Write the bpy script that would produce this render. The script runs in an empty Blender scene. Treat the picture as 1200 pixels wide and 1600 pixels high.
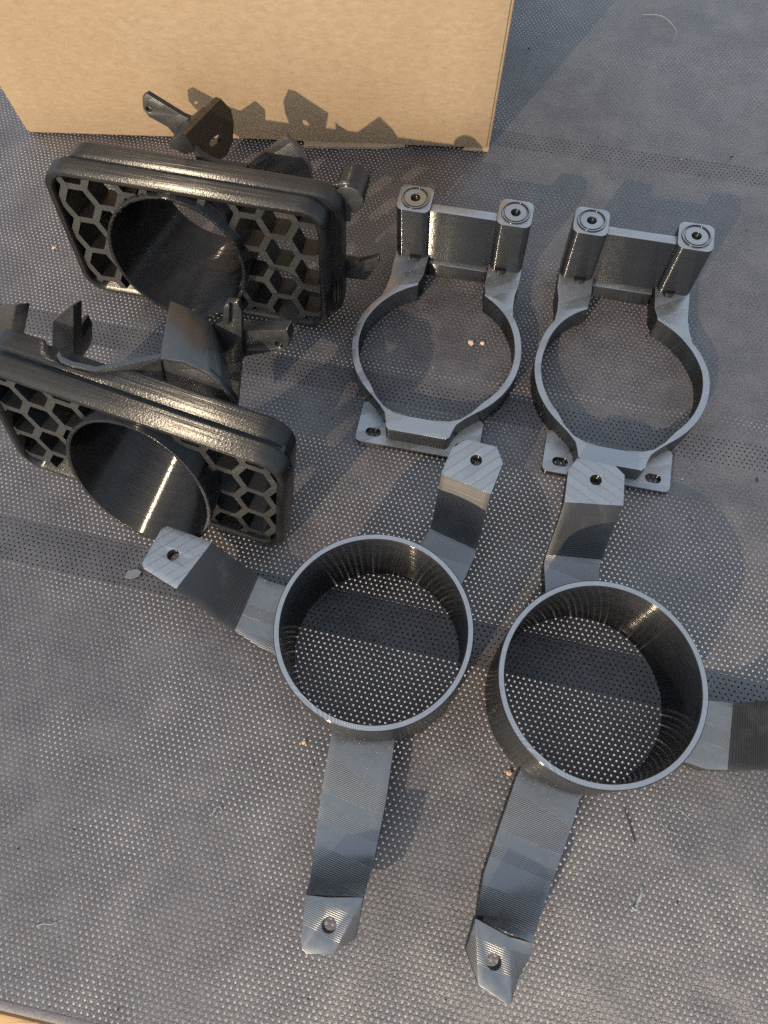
import bpy, bmesh, math, random
from mathutils import Matrix, Vector
from mathutils.geometry import tessellate_polygon
random.seed(7)
MM = 0.001
C = bpy.context.scene.collection
SC = bpy.context.scene

# ------------------------------------------------------------------ camera
cam = bpy.data.cameras.new('camera'); camo = bpy.data.objects.new('camera', cam); C.objects.link(camo)
cam.sensor_fit = 'AUTO'; cam.sensor_width = 36.0; cam.lens = 1190.0 / 1600.0 * 36.0
cam.clip_start = 0.01; cam.clip_end = 100.0
camo.matrix_world = Matrix(((0.9984412, 0.0558135, -0.0000000, 0.0000000), (-0.0517045, 0.9249366, -0.3765886, 0.0000000), (-0.0210187, 0.3760015, 0.9263806, 0.3720000), (0, 0, 0, 1)))
SC.camera = camo

# ------------------------------------------------------------------ sky, sun, exposure
SUN_AZ = math.radians(37.0)      # light travels towards +x +y
SUN_EL = math.radians(31.0)
w = bpy.data.worlds.new('World'); SC.world = w; w.use_nodes = True
nt = w.node_tree
sky = nt.nodes.new('ShaderNodeTexSky'); sky.sky_type = 'NISHITA'; sky.sun_disc = False
sky.sun_elevation = SUN_EL; sky.sun_rotation = math.radians(180.0) + SUN_AZ
sky.air_density = 1.0; sky.dust_density = 3.0; sky.ozone_density = 1.0
# thin high cloud over the whole sky
tcw = nt.nodes.new('ShaderNodeTexCoord'); cn = nt.nodes.new('ShaderNodeTexNoise'); cn.inputs['Scale'].default_value = 2.2
cn.inputs['Detail'].default_value = 6.0; cn.inputs['Roughness'].default_value = 0.55
nt.links.new(tcw.outputs['Generated'], cn.inputs['Vector'])
cr_ = nt.nodes.new('ShaderNodeMapRange'); cr_.inputs[1].default_value = 0.35; cr_.inputs[2].default_value = 0.7; cr_.inputs[3].default_value = 0.4; cr_.inputs[4].default_value = 0.78
nt.links.new(cn.outputs['Fac'], cr_.inputs[0])
cmx = nt.nodes.new('ShaderNodeMix'); cmx.data_type = 'RGBA'; cmx.inputs[7].default_value = (3.2, 3.75, 4.35, 1.0)
nt.links.new(cr_.outputs[0], cmx.inputs[0]); nt.links.new(sky.outputs[0], cmx.inputs[6])
nt.links.new(cmx.outputs[2], nt.nodes['Background'].inputs[0])
nt.nodes['Background'].inputs[1].default_value = 0.14
sun = bpy.data.lights.new('sun', 'SUN'); suno = bpy.data.objects.new('sun', sun); C.objects.link(suno)
sun.energy = 2.15; sun.angle = math.radians(0.5); sun.color = (1.0, 0.81, 0.56)
d = Vector((math.sin(SUN_AZ) * math.cos(SUN_EL), math.cos(SUN_AZ) * math.cos(SUN_EL), -math.sin(SUN_EL)))
suno.rotation_euler = d.to_track_quat('-Z', 'Y').to_euler()
SC.view_settings.view_transform = 'Standard'; SC.view_settings.look = 'None'
SC.view_settings.gamma = 1.0; SC.view_settings.exposure = 1.3
SC.cycles.use_denoising = False; SC.cycles.caustics_reflective = False; SC.cycles.caustics_refractive = False; SC.cycles.max_bounces = 8; SC.cycles.transparent_max_bounces = 16

# ------------------------------------------------------------------ node helper
class NT:
    def __init__(s, name):
        s.m = bpy.data.materials.new(name); s.m.use_nodes = True; s.t = s.m.node_tree
        s.b = s.t.nodes['Principled BSDF']; s.out = s.t.nodes['Material Output']
        s.co = s.t.nodes.new('ShaderNodeTexCoord').outputs['Object']
    def n(s, typ, **kw):
        x = s.t.nodes.new(typ)
        for k, v in kw.items(): setattr(x, k, v)
        return x
    def put(s, sock, v):
        if hasattr(v, 'is_output') or isinstance(v, bpy.types.NodeSocket): s.t.links.new(v, sock)
        else: sock.default_value = v
    def m_(s, op, a, b=0.0, c=0.0, clamp=False):
        x = s.n('ShaderNodeMath', operation=op, use_clamp=clamp)
        s.put(x.inputs[0], a); s.put(x.inputs[1], b); s.put(x.inputs[2], c); return x.outputs[0]
    def xyz(s, v=None):
        x = s.n('ShaderNodeSeparateXYZ'); s.put(x.inputs[0], v or s.co); return x.outputs
    def vec(s, a, b, c):
        x = s.n('ShaderNodeCombineXYZ')
        for i, v in enumerate((a, b, c)): s.put(x.inputs[i], v)
        return x.outputs[0]
    def map(s, scale=(1, 1, 1), rot=(0, 0, 0), v=None):
        x = s.n('ShaderNodeMapping'); s.put(x.inputs[0], v or s.co)
        x.inputs['Rotation'].default_value = rot; x.inputs['Scale'].default_value = scale; return x.outputs[0]
    def noise(s, scale, v=None, detail=3.0, rough=0.55):
        x = s.n('ShaderNodeTexNoise'); s.put(x.inputs['Vector'], v or s.co)
        x.inputs['Scale'].default_value = scale; x.inputs['Detail'].default_value = detail
        x.inputs['Roughness'].default_value = rough; return x.outputs['Fac']
    def ramp(s, fac, lo, hi, a=0.0, b=1.0, smooth=False):
        x = s.n('ShaderNodeMapRange'); s.put(x.inputs[0], fac)
        if smooth: x.interpolation_type = 'SMOOTHSTEP'
        for i, v in enumerate((lo, hi, a, b)): s.put(x.inputs[i + 1], v)
        return x.outputs[0]
    def mix(s, fac, a, b):
        x = s.n('ShaderNodeMix', data_type='RGBA'); s.put(x.inputs[0], fac)
        for i, v in ((6, a), (7, b)):
            s.put(x.inputs[i], v if not isinstance(v, tuple) else (*v, 1.0)[:4])
        return x.outputs[2]
    def bump(s, h, dist, strength=1.0, normal=None):
        x = s.n('ShaderNodeBump'); s.put(x.inputs['Height'], h)
        x.inputs['Distance'].default_value = dist; x.inputs['Strength'].default_value = strength
        if normal is not None: s.put(x.inputs['Normal'], normal)
        return x.outputs[0]
    def set(s, **kw):
        for k, v in kw.items(): s.put(s.b.inputs[k.replace('_', ' ')], v if not isinstance(v, tuple) else (*v, 1.0)[:4])
        return s.m

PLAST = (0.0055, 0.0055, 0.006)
def mat_wall(name, axis, rough=0.115, period=0.00028, slope=1.15, g=1.0, an=0.95, glit=0.00002):
    """printed plastic side wall: fine layer lines stacked along one object axis"""
    s = NT(name); c = s.xyz(); a = c[axis]
    sc = [30.0, 30.0, 30.0]; sc[axis] = 2600.0
    streak = s.noise(1.0, s.map(tuple(sc)), 2.0)
    ph = s.m_('MULTIPLY', s.noise(90.0), 2.5)
    lay = s.m_('SINE', s.m_('ADD', s.m_('MULTIPLY', a, 2 * math.pi / period), ph))
    b2 = s.bump(s.noise(1000.0, None, 2.0), glit)
    scuff = s.ramp(s.noise(70.0, s.map((1, 1, 1), (0.5, 0.3, 0.8)), 6.0, 0.7), 0.5, 0.72)
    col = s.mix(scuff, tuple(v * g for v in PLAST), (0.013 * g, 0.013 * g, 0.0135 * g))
    av = [0.0, 0.0, 0.0]; av[axis] = 1.0
    vt = s.n('ShaderNodeVectorTransform', vector_type='VECTOR', convert_from='OBJECT', convert_to='WORLD'); vt.inputs[0].default_value = av
    cr = s.n('ShaderNodeVectorMath', operation='CROSS_PRODUCT'); s.t.links.new(s.n('ShaderNodeNewGeometry').outputs['Normal'], cr.inputs[0]); s.t.links.new(vt.outputs[0], cr.inputs[1])
    nz = s.n('ShaderNodeVectorMath', operation='NORMALIZE'); s.t.links.new(cr.outputs[0], nz.inputs[0])
    s.put(s.b.inputs['Tangent'], nz.outputs[0])
    # every printed layer is a small bead: tip the normal up and down along the build axis
    sl = s.m_('MULTIPLY', lay, s.m_('MULTIPLY', s.ramp(streak, 0.25, 0.75, 0.6, 1.2), slope))
    sc_ = s.n('ShaderNodeVectorMath', operation='SCALE'); s.t.links.new(vt.outputs[0], sc_.inputs[0]); s.t.links.new(sl, sc_.inputs['Scale'])
    ad = s.n('ShaderNodeVectorMath', operation='ADD'); s.t.links.new(b2, ad.inputs[0]); s.t.links.new(sc_.outputs[0], ad.inputs[1])
    nn = s.n('ShaderNodeVectorMath', operation='NORMALIZE'); s.t.links.new(ad.outputs[0], nn.inputs[0]); b2 = nn.outputs[0]
    return s.set(Base_Color=col, Roughness=s.ramp(streak, 0.3, 0.7, rough, rough + 0.05), Normal=b2, IOR=1.47, Specular_IOR_Level=0.5,
                 Anisotropic=an, Anisotropic_Rotation=0.25)
def mat_top(name, kind='diag', axis=2, rough=0.27, g=1.0, ang=32.0):
    """printed plastic skin surface: raster lines seen from above"""
    s = NT(name); c = s.xyz()
    i, j = [k for k in range(3) if k != axis]
    u, v = c[i], c[j]
    if kind == 'ring':
        r = s.m_('SQRT', s.m_('ADD', s.m_('MULTIPLY', u, u), s.m_('MULTIPLY', v, v)))
        l1 = s.m_('SINE', s.m_('MULTIPLY', r, 2 * math.pi / 0.00065))
        l2 = s.m_('SINE', s.m_('MULTIPLY', s.m_('ADD', u, v), 2 * math.pi / 0.0007))
        h = s.m_('ADD', l1, s.m_('MULTIPLY', l2, 0.8)); groove = None
    else:
        ca, sa = math.cos(math.radians(ang)), math.sin(math.radians(ang))
        q = s.m_('ADD', s.m_('MULTIPLY', u, ca), s.m_('MULTIPLY', v, sa))
        p = s.m_('ADD', s.m_('MULTIPLY', v, ca), s.m_('MULTIPLY', u, -sa))
        l1 = s.m_('SINE', s.m_('MULTIPLY', p, 2 * math.pi / 0.00075))
        l2 = s.m_('SINE', s.m_('MULTIPLY', q, 2 * math.pi / 0.0006))
        if kind == 'foot':
            band = s.m_('FRACT', s.m_('DIVIDE', s.m_('ADD', p, s.m_('MULTIPLY', s.noise(60.0), 0.0006)), 0.0045))
            groove = s.m_('LESS_THAN', band, 0.075)
            alt = s.m_('GREATER_THAN', s.m_('FRACT', s.m_('DIVIDE', p, 0.009)), 0.5)
            h = s.m_('ADD', s.m_('MULTIPLY', l1, s.m_('ADD', s.m_('MULTIPLY', alt, 0.6), 0.5)), s.m_('MULTIPLY', l2, s.m_('SUBTRACT', 1.1, s.m_('MULTIPLY', alt, 0.6))))
            h = s.m_('SUBTRACT', h, s.m_('MULTIPLY', groove, 4.0))
        else:
            patch = s.m_('GREATER_THAN', s.m_('FRACT', s.m_('DIVIDE', s.m_('ADD', p, s.m_('MULTIPLY', s.noise(1.0, s.vec(s.m_('MULTIPLY', p, 38.0), s.m_('MULTIPLY', q, 6.0), 0.0), 0.0), 0.03)), 0.019)), 0.58)
            h = s.m_('ADD', s.m_('MULTIPLY', l1, s.ramp(patch, 0, 1, 0.15, 1.25)), s.m_('MULTIPLY', l2, s.ramp(patch, 0, 1, 0.35, 0.9)))
            groove = None
    b1 = s.bump(h, {'ring': 0.000022, 'leg': 0.000034}.get(kind, 0.00003))
    b2 = s.bump(s.noise(160.0, None, 3.0), 0.00008, 1.0, b1)
    blot = s.noise(300.0, s.map((1, 1, 1), (0, 0, 0.5)), 6.0, 0.75); leg = kind == 'leg'; g0 = g * (0.8 if leg else 0.85)
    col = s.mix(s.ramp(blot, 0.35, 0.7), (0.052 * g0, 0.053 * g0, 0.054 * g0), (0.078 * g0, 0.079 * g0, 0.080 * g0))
    if kind == 'leg': col = s.mix(patch, col, (0.04, 0.038, 0.036))
    if groove is not None: col = s.mix(groove, col, (0.006, 0.006, 0.007))
    return s.set(Base_Color=col, Roughness=s.ramp(blot, 0.3, 0.7, rough - 0.04, rough + 0.05), Normal=b2, IOR=(2.1 if kind == 'leg' else 2.9) if g == 1.0 else 1.7, Specular_IOR_Level=0.5)

M_WALL_Z = mat_wall('black_print_side', 2)
M_WALL_Y = mat_wall('black_print_frame', 1, 0.18, 0.0004, glit=0.00005)
M_TUBE = mat_wall('black_print_tube', 1, 0.12, 0.0003, glit=0.00002)
M_RAMP = mat_wall('black_print_ramp', 2, 0.44, 0.0006, 0.4, 2.6, 0.4, 0.00006)
M_LEG = mat_top('black_print_leg', 'leg', rough=0.3, ang=-24.0)
M_HEX = mat_wall('black_print_cells', 1, 0.34, 0.0004, 0.35, 1.0, 0.2)
M_TOP = mat_top('black_print_skin')
M_FOOT = mat_top('black_print_foot', 'foot', ang=31.0)
M_FOOT2 = mat_top('black_print_foot_mirrored', 'foot', ang=-42.0)
M_RIM = mat_top('black_print_rim', 'ring')
M_FRONT = mat_top('black_print_front', 'diag', 1, 0.30, 0.38)

# ------------------------------------------------------------------ object helpers
def link(name, me, parent=None):
    o = bpy.data.objects.new(name, me); C.objects.link(o)
    if parent is not None: o.parent = parent
    return o
def thing(name, label, cat, mat=None, group=None):
    o = bpy.data.objects.new(name, None); C.objects.link(o)
    o.empty_display_size = 0.01
    if mat is not None: o.matrix_world = mat
    o['label'] = label; o['category'] = cat
    if group: o['group'] = group
    return o
def tag(o, label=None, cat=None, group=None, kind=None):
    for k, v in (('label', label), ('category', cat), ('group', group), ('kind', kind)):
        if v: o[k] = v
    return o
def bm_obj(name, bm, mats, parent=None, bevel=0.0, seg=2, smooth=True, top=None, angle=35, cut=None):
    """turn a bmesh (in mm) into one mesh object; faces along the `top` axis take the second material"""
    bmesh.ops.remove_doubles(bm, verts=bm.verts, dist=0.001)
    bmesh.ops.recalc_face_normals(bm, faces=bm.faces)
    bmesh.ops.scale(bm, vec=(MM, MM, MM), verts=bm.verts)
    me = bpy.data.meshes.new(name); bm.to_mesh(me); bm.free()
    mats = mats if isinstance(mats, (list, tuple)) else [mats]
    for m in mats: me.materials.append(m)
    o = link(name, me, parent)
    if cut is not None or bevel > 0:
        tools = []
        if cut is not None:
            cme = bpy.data.meshes.new('cut'); bmesh.ops.scale(cut, vec=(MM, MM, MM), verts=cut.verts)
            bmesh.ops.recalc_face_normals(cut, faces=cut.faces); cut.to_mesh(cme); cut.free()
            co = link('cut', cme, parent); tools.append(co)
            md = o.modifiers.new('b', 'BOOLEAN'); md.operation = 'DIFFERENCE'; md.solver = 'EXACT'; md.object = co
        if bevel > 0:
            md = o.modifiers.new('v', 'BEVEL'); md.width = bevel * MM; md.segments = seg
            md.limit_method = 'ANGLE'; md.angle_limit = math.radians(30); md.use_clamp_overlap = True
        dg = bpy.context.evaluated_depsgraph_get(); dg.update()
        new = bpy.data.meshes.new_from_object(o.evaluated_get(dg)); new.name = name
        o.modifiers.clear(); o.data = new; bpy.data.meshes.remove(me); me = new
        for t in tools:
            tm = t.data; bpy.data.objects.remove(t); bpy.data.meshes.remove(tm)
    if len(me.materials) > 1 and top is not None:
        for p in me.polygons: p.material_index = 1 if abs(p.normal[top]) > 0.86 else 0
    if smooth:
        me.shade_smooth()
        try: me.set_sharp_from_angle(angle=math.radians(angle))
        except Exception: pass
    return o

def cyl(bm, c, r, h0, h1, axis=2, n=28, r2=None):
    """capped cylinder/cone along an axis from h0 to h1"""
    r2 = r if r2 is None else r2; A = []; B = []
    for k in range(n):
        t = 2 * math.pi * k / n; u, v = math.cos(t), math.sin(t)
        def pt(rr, h):
            q = [0, 0, 0]; i, j = [x for x in range(3) if x != axis]
            q[i] = c[0] + rr * u; q[j] = c[1] + rr * v; q[axis] = h; return q
        A.append(bm.verts.new(pt(r, h0))); B.append(bm.verts.new(pt(r2, h1)))
    for k in range(n): bm.faces.new((A[k], A[(k + 1) % n], B[(k + 1) % n], B[k]))
    bm.faces.new(A[::-1]); bm.faces.new(B)
def prism(bm, pts, holes=(), d=(0, 0, 1)):
    """closed solid from a planar 3-D polygon (with holes) pushed along d"""
    loops = [list(map(Vector, pts))] + [list(map(Vector, h)) for h in holes]
    tris = tessellate_polygon(loops)
    flat = [p for l in loops for p in l]; d = Vector(d)
    a = [bm.verts.new(p) for p in flat]; b = [bm.verts.new(p + d) for p in flat]
    if not holes and len(flat) < 60:
        bm.faces.new(a); bm.faces.new(b[::-1])
    else:
        for t in tris:
            bm.faces.new([a[i] for i in t]); bm.faces.new([b[i] for i in reversed(t)])
    k = 0
    for l in loops:
        n = len(l)
        for i in range(n):
            p, q = k + i, k + (i + 1) % n
            bm.faces.new((a[p], a[q], b[q], b[p]))
        k += n
def circ(cx, cy, r, n=24, axis=2, h=0.0, rev=False, sx=1.0):
    out = []
    for k in range(n):
        t = 2 * math.pi * k / n * (-1 if rev else 1)
        u, v = cx + r * sx * math.cos(t), cy + r * math.sin(t)
        q = [0, 0, 0]; i, j = [x for x in range(3) if x != axis]; q[i] = u; q[j] = v; q[axis] = h
        out.append(tuple(q))
    return out
def rrect(cx, cy, hx, hy, r, n=6):
    out = []
    for sx, sy, a0 in ((1, 1, 0), (-1, 1, 90), (-1, -1, 180), (1, -1, 270)):
        for k in range(n + 1):
            a = math.radians(a0 + 90 * k / n)
            out.append((cx + sx * (hx - r) + r * math.cos(a), cy + sy * (hy - r) + r * math.sin(a)))
    return out
def smooth_poly(pts, it=2, keep=()):
    """Chaikin corner cutting on a closed outline"""
    for _ in range(it):
        out = []
        for i in range(len(pts)):
            p, q = Vector(pts[i]), Vector(pts[(i + 1) % len(pts)])
            out.append(tuple(p * 0.75 + q * 0.25)); out.append(tuple(p * 0.25 + q * 0.75))
        pts = out
    return pts
def box(bm, a, b):
    prism(bm, [(a[0], a[1], a[2]), (b[0], a[1], a[2]), (b[0], b[1], a[2]), (a[0], b[1], a[2])], (), (0, 0, b[2] - a[2]))

# ------------------------------------------------------------------ the setting
def mat_mesh():
    s = NT('woven_mesh'); a, b = 2.8 * MM, 2.32 * MM
    R = s.map((1, 1, 1), (0, 0, math.radians(16.0))); c = s.xyz(R)
    wob = s.noise(22.0, None, 2.0)
    u = s.m_('ADD', c[0], s.m_('MULTIPLY', s.m_('SUBTRACT', wob, 0.5), 0.004))
    v = s.m_('ADD', c[1], s.m_('MULTIPLY', s.m_('SUBTRACT', s.noise(17.0, s.map((1, 1, 1), (0, 0, 1.0)), 2.0), 0.5), 0.0022))
    row = s.m_('FLOOR', s.m_('DIVIDE', v, b))
    odd = s.m_('MULTIPLY', s.m_('FRACT', s.m_('MULTIPLY', row, 0.5)), 1.0)
    fu = s.m_('SUBTRACT', s.m_('FRACT', s.m_('ADD', s.m_('DIVIDE', u, a), odd)), 0.5)
    fv = s.m_('SUBTRACT', s.m_('FRACT', s.m_('DIVIDE', v, b)), 0.5)
    du = s.m_('MULTIPLY', fu, a / MM); dv = s.m_('MULTIPLY', fv, b / MM)
    fine = s.noise(1250.0, None, 2.0, 0.7)
    d = s.m_('SQRT', s.m_('ADD', s.m_('MULTIPLY', du, du), s.m_('MULTIPLY', dv, dv)))
    dn = s.m_('ADD', d, s.m_('MULTIPLY', s.m_('SUBTRACT', fine, 0.5), 0.55))
    hole = s.m_('LESS_THAN', dn, s.m_('ADD', 0.36, s.m_('MULTIPLY', s.noise(35.0, None, 3.0), 0.16)))
    # yarn relief: bundles that dip towards every hole, plus twisted strands
    dip = s.ramp(d, 0.35, 1.15, 0.0, 1.0, True)
    tw = s.m_('SINE', s.m_('ADD', s.m_('MULTIPLY', u, 2 * math.pi / (0.45 * MM)), s.m_('MULTIPLY', v, 2 * math.pi / (0.9 * MM))))
    h = s.m_('ADD', s.m_('MULTIPLY', dip, 0.28), s.m_('ADD', s.m_('MULTIPLY', tw, 0.14), s.m_('MULTIPLY', fine, 0.8)))
    n0 = s.bump(s.noise(9.0, None, 3.0), 0.004)
    n1 = s.bump(h, 0.00026, 1.0, n0)
    dust = s.ramp(s.noise(38.0, None, 6.0, 0.7), 0.42, 0.75)
    col = s.mix(s.ramp(fine, 0.36, 0.68), (0.0035, 0.003, 0.0031), (0.084, 0.068, 0.067))
    col = s.mix(s.m_('MULTIPLY', dust, 0.5), col, (0.115, 0.102, 0.098))
    s.set(Base_Color=col, Roughness=0.37, Normal=n1, IOR=1.75, Specular_IOR_Level=0.5)
    tr = s.n('ShaderNodeBsdfTransparent'); mx = s.n('ShaderNodeMixShader')
    s.t.links.new(hole, mx.inputs[0]); s.t.links.new(s.b.outputs[0], mx.inputs[1]); s.t.links.new(tr.outputs[0], mx.inputs[2])
    s.t.links.new(mx.outputs[0], s.out.inputs[0]); return s.m
M_MESH = mat_mesh()
def mat_hem():
    s = NT('mesh_hem'); f = s.noise(900.0, None, 3.0)
    return s.set(Base_Color=s.mix(f, (0.04, 0.034, 0.033), (0.2, 0.17, 0.16)), Roughness=0.6, Normal=s.bump(f, 0.0002))
M_HEM = mat_hem()
s = NT('webbing'); M_WEB = s.set(Base_Color=(0.01, 0.01, 0.011), Roughness=0.8)
def mat_wood(name, c0, c1, axis=0):
    s = NT(name); sc = [60.0, 60.0, 60.0]; sc[axis] = 4.0
    g = s.noise(4.0, s.map(tuple(sc)), 6.0, 0.65); k = s.noise(5.0)
    col = s.mix(s.m_('MULTIPLY', s.m_('ADD', g, k), 0.5), c0, c1)
    return s.set(Base_Color=col, Roughness=0.55, Normal=s.bump(g, 0.0006))
def mat_stone():
    s = NT('pale_floor'); a = s.noise(9.0, None, 8.0, 0.7); b = s.noise(400.0, None, 3.0)
    col = s.mix(s.ramp(s.noise(6.5, None, 4.0, 0.6), 0.40, 0.56), (0.12, 0.113, 0.11), (0.46, 0.43, 0.41))
    col = s.mix(s.m_('MULTIPLY', a, 0.4), col, (0.42, 0.39, 0.37))
    col = s.mix(s.m_('MULTIPLY', b, 0.35), col, (0.25, 0.22, 0.2))
    return s.set(Base_Color=col, Roughness=0.85, Normal=s.bump(b, 0.0006))

A16 = math.radians(-14.0)
EX, EY = Vector((math.cos(A16), math.sin(A16), 0)), Vector((-math.sin(A16), math.cos(A16), 0))
E0 = Vector((-160.0, -68.2, 0.0))
def fab(u, v, z=0.0): return tuple(E0 + EX * u + EY * v + Vector((0, 0, z)))
bm = bmesh.new()
U = [-520 + 20 * i for i in range(66)]; V = [2.9 + 20 * j for j in range(57)]
grid = [[bm.verts.new(fab(u, v)) for u in U] for v in V]
for j in range(len(V) - 1):
    for i in range(len(U) - 1): bm.faces.new((grid[j][i], grid[j][i + 1], grid[j + 1][i + 1], grid[j + 1][i]))
mesh_top = bm_obj('mesh_tabletop', bm, M_MESH); tag(mesh_top, kind='structure')
bm = bmesh.new()
prof = [(3.6, 0.1), (2.6, 0.35), (1.2, 0.35), (0.3, 0.1), (0, -0.5), (0.3, -1.1), (1.5, -1.3), (3.6, -0.9)]
rows = [[bm.verts.new(fab(u, v, z)) for v, z in prof] for u in range(-520, 790, 15)]
for a, b in zip(rows, rows[1:]):
    for k in range(len(prof)): bm.faces.new((a[k], a[(k + 1) % 8], b[(k + 1) % 8], b[k]))
bm.faces.new(rows[0]); bm.faces.new(rows[-1][::-1])
bm_obj('hem', bm, M_HEM, mesh_top)
for off, wd in ((88.0, 22.0), (220.0, 15.0), (420.6, 13.0), (640.0, 15.0)):      # webbing sewn under the mesh
    bm = bmesh.new(); ca, sa = math.cos(math.radians(-16)), math.sin(math.radians(-16))
    P = lambda t, o: (ca * t - sa * o, sa * t + ca * o, -0.8)
    prism(bm, [P(-700, off - wd / 2), P(640, off - wd / 2), P(640, off + wd / 2), P(-700, off + wd / 2)], (), (0, 0, -1.2))
    bm_obj('support_strap', bm, M_WEB, mesh_top, smooth=False)
# pale floor far below, one sheet of slabs
FLOOR_Z = -380.0
bm = bmesh.new(); box(bm, (-6000, -6000, FLOOR_Z - 60), (6000, 6000, FLOOR_Z))
floor = bm_obj('patio_floor', bm, mat_stone(), smooth=False); tag(floor, kind='structure')
# wooden rail beyond the hem
M_RAIL = mat_wood('orange_wood', (0.50, 0.27, 0.10), (0.68, 0.42, 0.18))
rail = thing('wooden_rail', 'orange wooden rail past the hem of the black mesh in the bottom left corner', 'rail')
for k in range(3):
    bm = bmesh.new(); v0 = -1.6 - 24.0 * k
    prism(bm, [fab(-520, v0, -23), fab(780, v0, -23), fab(780, v0 - 22.5, -23), fab(-520, v0 - 22.5, -23)], (), (0, 0, 20))
    bm_obj('slat', bm, M_RAIL, rail, 1.5, 2)

# ------------------------------------------------------------------ cardboard box
def mat_card():
    s = NT('kraft_card'); a = s.noise(180.0, s.map((1, 1, 2.2)), 5.0, 0.65); f = s.noise(1100.0, s.map((1, 1, 1.6)), 3.0)
    big = s.noise(14.0, None, 3.0)
    col = s.mix(s.ramp(a, 0.3, 0.7), (0.245, 0.175, 0.108), (0.305, 0.226, 0.147))
    col = s.mix(s.m_('MULTIPLY', s.ramp(f, 0.55, 0.75), 0.25), col, (0.39, 0.30, 0.2))
    col = s.mix(s.m_('MULTIPLY', s.ramp(f, 0.42, 0.28), 0.2), col, (0.2, 0.12, 0.055))
    col = s.mix(s.m_('MULTIPLY', s.ramp(big, 0.4, 0.7), 0.2), col, (0.2, 0.13, 0.065))
    return s.set(Base_Color=col, Roughness=0.82, Normal=s.bump(s.m_('ADD', a, f), 0.00012), Specular_IOR_Level=0.25)
M_CARD = mat_card()
s = NT('card_edge'); M_EDGE = s.set(Base_Color=s.mix(s.noise(700.0), (0.42, 0.31, 0.2), (0.6, 0.47, 0.33)), Roughness=0.9)
BA, BB = Vector((-223.1, 437.8, 0)), Vector((80.5, 400.7, 0))
bx = (BB - BA).normalized(); by = Vector((-bx.y, bx.x, 0)); BL = (BB - BA).length
Mb = Matrix(((bx.x, by.x, 0, BA.x * MM), (bx.y, by.y, 0, BA.y * MM), (0, 0, 1, 0), (0, 0, 0, 1)))
cb = thing('cardboard_box', 'plain brown cardboard box standing behind the printed black parts', 'box', Mb)
Hb, Db, T = 230.0, 220.0, 3.5
def panel(name, x0, x1, y0, y1, z0, z1, flare=(0, 0), bulge=0.0, lift=0.0):
    """slightly bowed corrugated board panel facing -y or +x"""
    bm = bmesh.new(); n, m = 14, 8; F = []; B = []
    for j in range(m + 1):
        fz = j / m; ra = []; rb = []
        for i in range(n + 1):
            fx = i / n; x = x0 + (x1 - x0) * fx + (flare[0] * (1 - fx) + flare[1] * fx) * fz
            bo = bulge * math.sin(math.pi * fx) * math.sin(math.pi * min(1, 0.15 + fz))
            z = z0 + (z1 - z0) * fz + (lift * (0.5 - abs(fx - 0.5)) * 2 if j == 0 else 0)
            ra.append(bm.verts.new((x, y0 - bo, z))); rb.append(bm.verts.new((x, y1 - bo, z)))
        F.append(ra); B.append(rb)
    for j in range(m):
        for i in range(n):
            bm.faces.new((F[j][i], F[j][i + 1], F[j + 1][i + 1], F[j + 1][i])); bm.faces.new((B[j][i + 1], B[j][i], B[j + 1][i], B[j + 1][i + 1]))
    for i in range(n):
        bm.faces.new((F[0][i + 1], F[0][i], B[0][i], B[0][i + 1])); bm.faces.new((F[m][i], F[m][i + 1], B[m][i + 1], B[m][i]))
    for j in range(m):
        bm.faces.new((F[j][0], F[j + 1][0], B[j + 1][0], B[j][0])); bm.faces.new((F[j + 1][n], F[j][n], B[j][n], B[j + 1][n]))
    return bm_obj(name, bm, M_CARD, cb, 0.8, 2)
panel('front_panel', 1, BL - 1, 0, T, 1.6, Hb, (-14, 8), 2.0, 1.6)
panel('back_panel', 1, BL - 1, Db - T, Db, 1, Hb, (-14, 8), 0)
for x0, fl, r in ((-1.0, -14, 0), (BL - T + 1.0, 8, 1)):
    bm = bmesh.new()
    prism(bm, [(x0, 1.2, 1.2), (x0 + T, 1.2, 1.2), (x0 + T + fl, 1.2, Hb), (x0 + fl, 1.2, Hb)], (), (0, Db - 2.4, 0))
    bm_obj('side_panel', bm, M_CARD, cb, 1.2, 3)
bm = bmesh.new(); box(bm, (3, 3, 3.5), (BL - 3, Db - 3, 6.5)); bm_obj('bottom_panel', bm, M_CARD, cb)
bm = bmesh.new(); box(bm, (-14, 1, Hb + 0.2), (BL + 8, Db / 2 - 1, Hb + 3.5)); bm_obj('top_flap', bm, M_CARD, cb, 0.8, 2)
bm = bmesh.new(); box(bm, (-14, Db / 2 + 1, Hb + 0.2), (BL + 8, Db - 1, Hb + 3.5)); bm_obj('top_flap', bm, M_CARD, cb, 0.8, 2)
bm = bmesh.new()      # torn bottom flap edge peeking out under the front
prism(bm, [(186, -4.5, 0.3), (215, -3.6, 0.3), (238, -2.8, 0.3), (252, -0.5, 0.3), (252, 14, 0.3), (186, 14, 0.3)], (), (0, 0, 2.6))
o = bm_obj('bottom_flap', bm, [M_CARD, M_EDGE], cb, 0.4, 1)
bm = bmesh.new(); prism(bm, [(BL - 16, -1.6, 0.3), (BL + 0.5, -2.0, 0.3), (BL + 1.2, 9, 0.3), (BL - 14, 9, 0.3)], (), (0, 0, 1.6)); bm_obj('bottom_flap', bm, M_CARD, cb, 0.4, 1)

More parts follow.
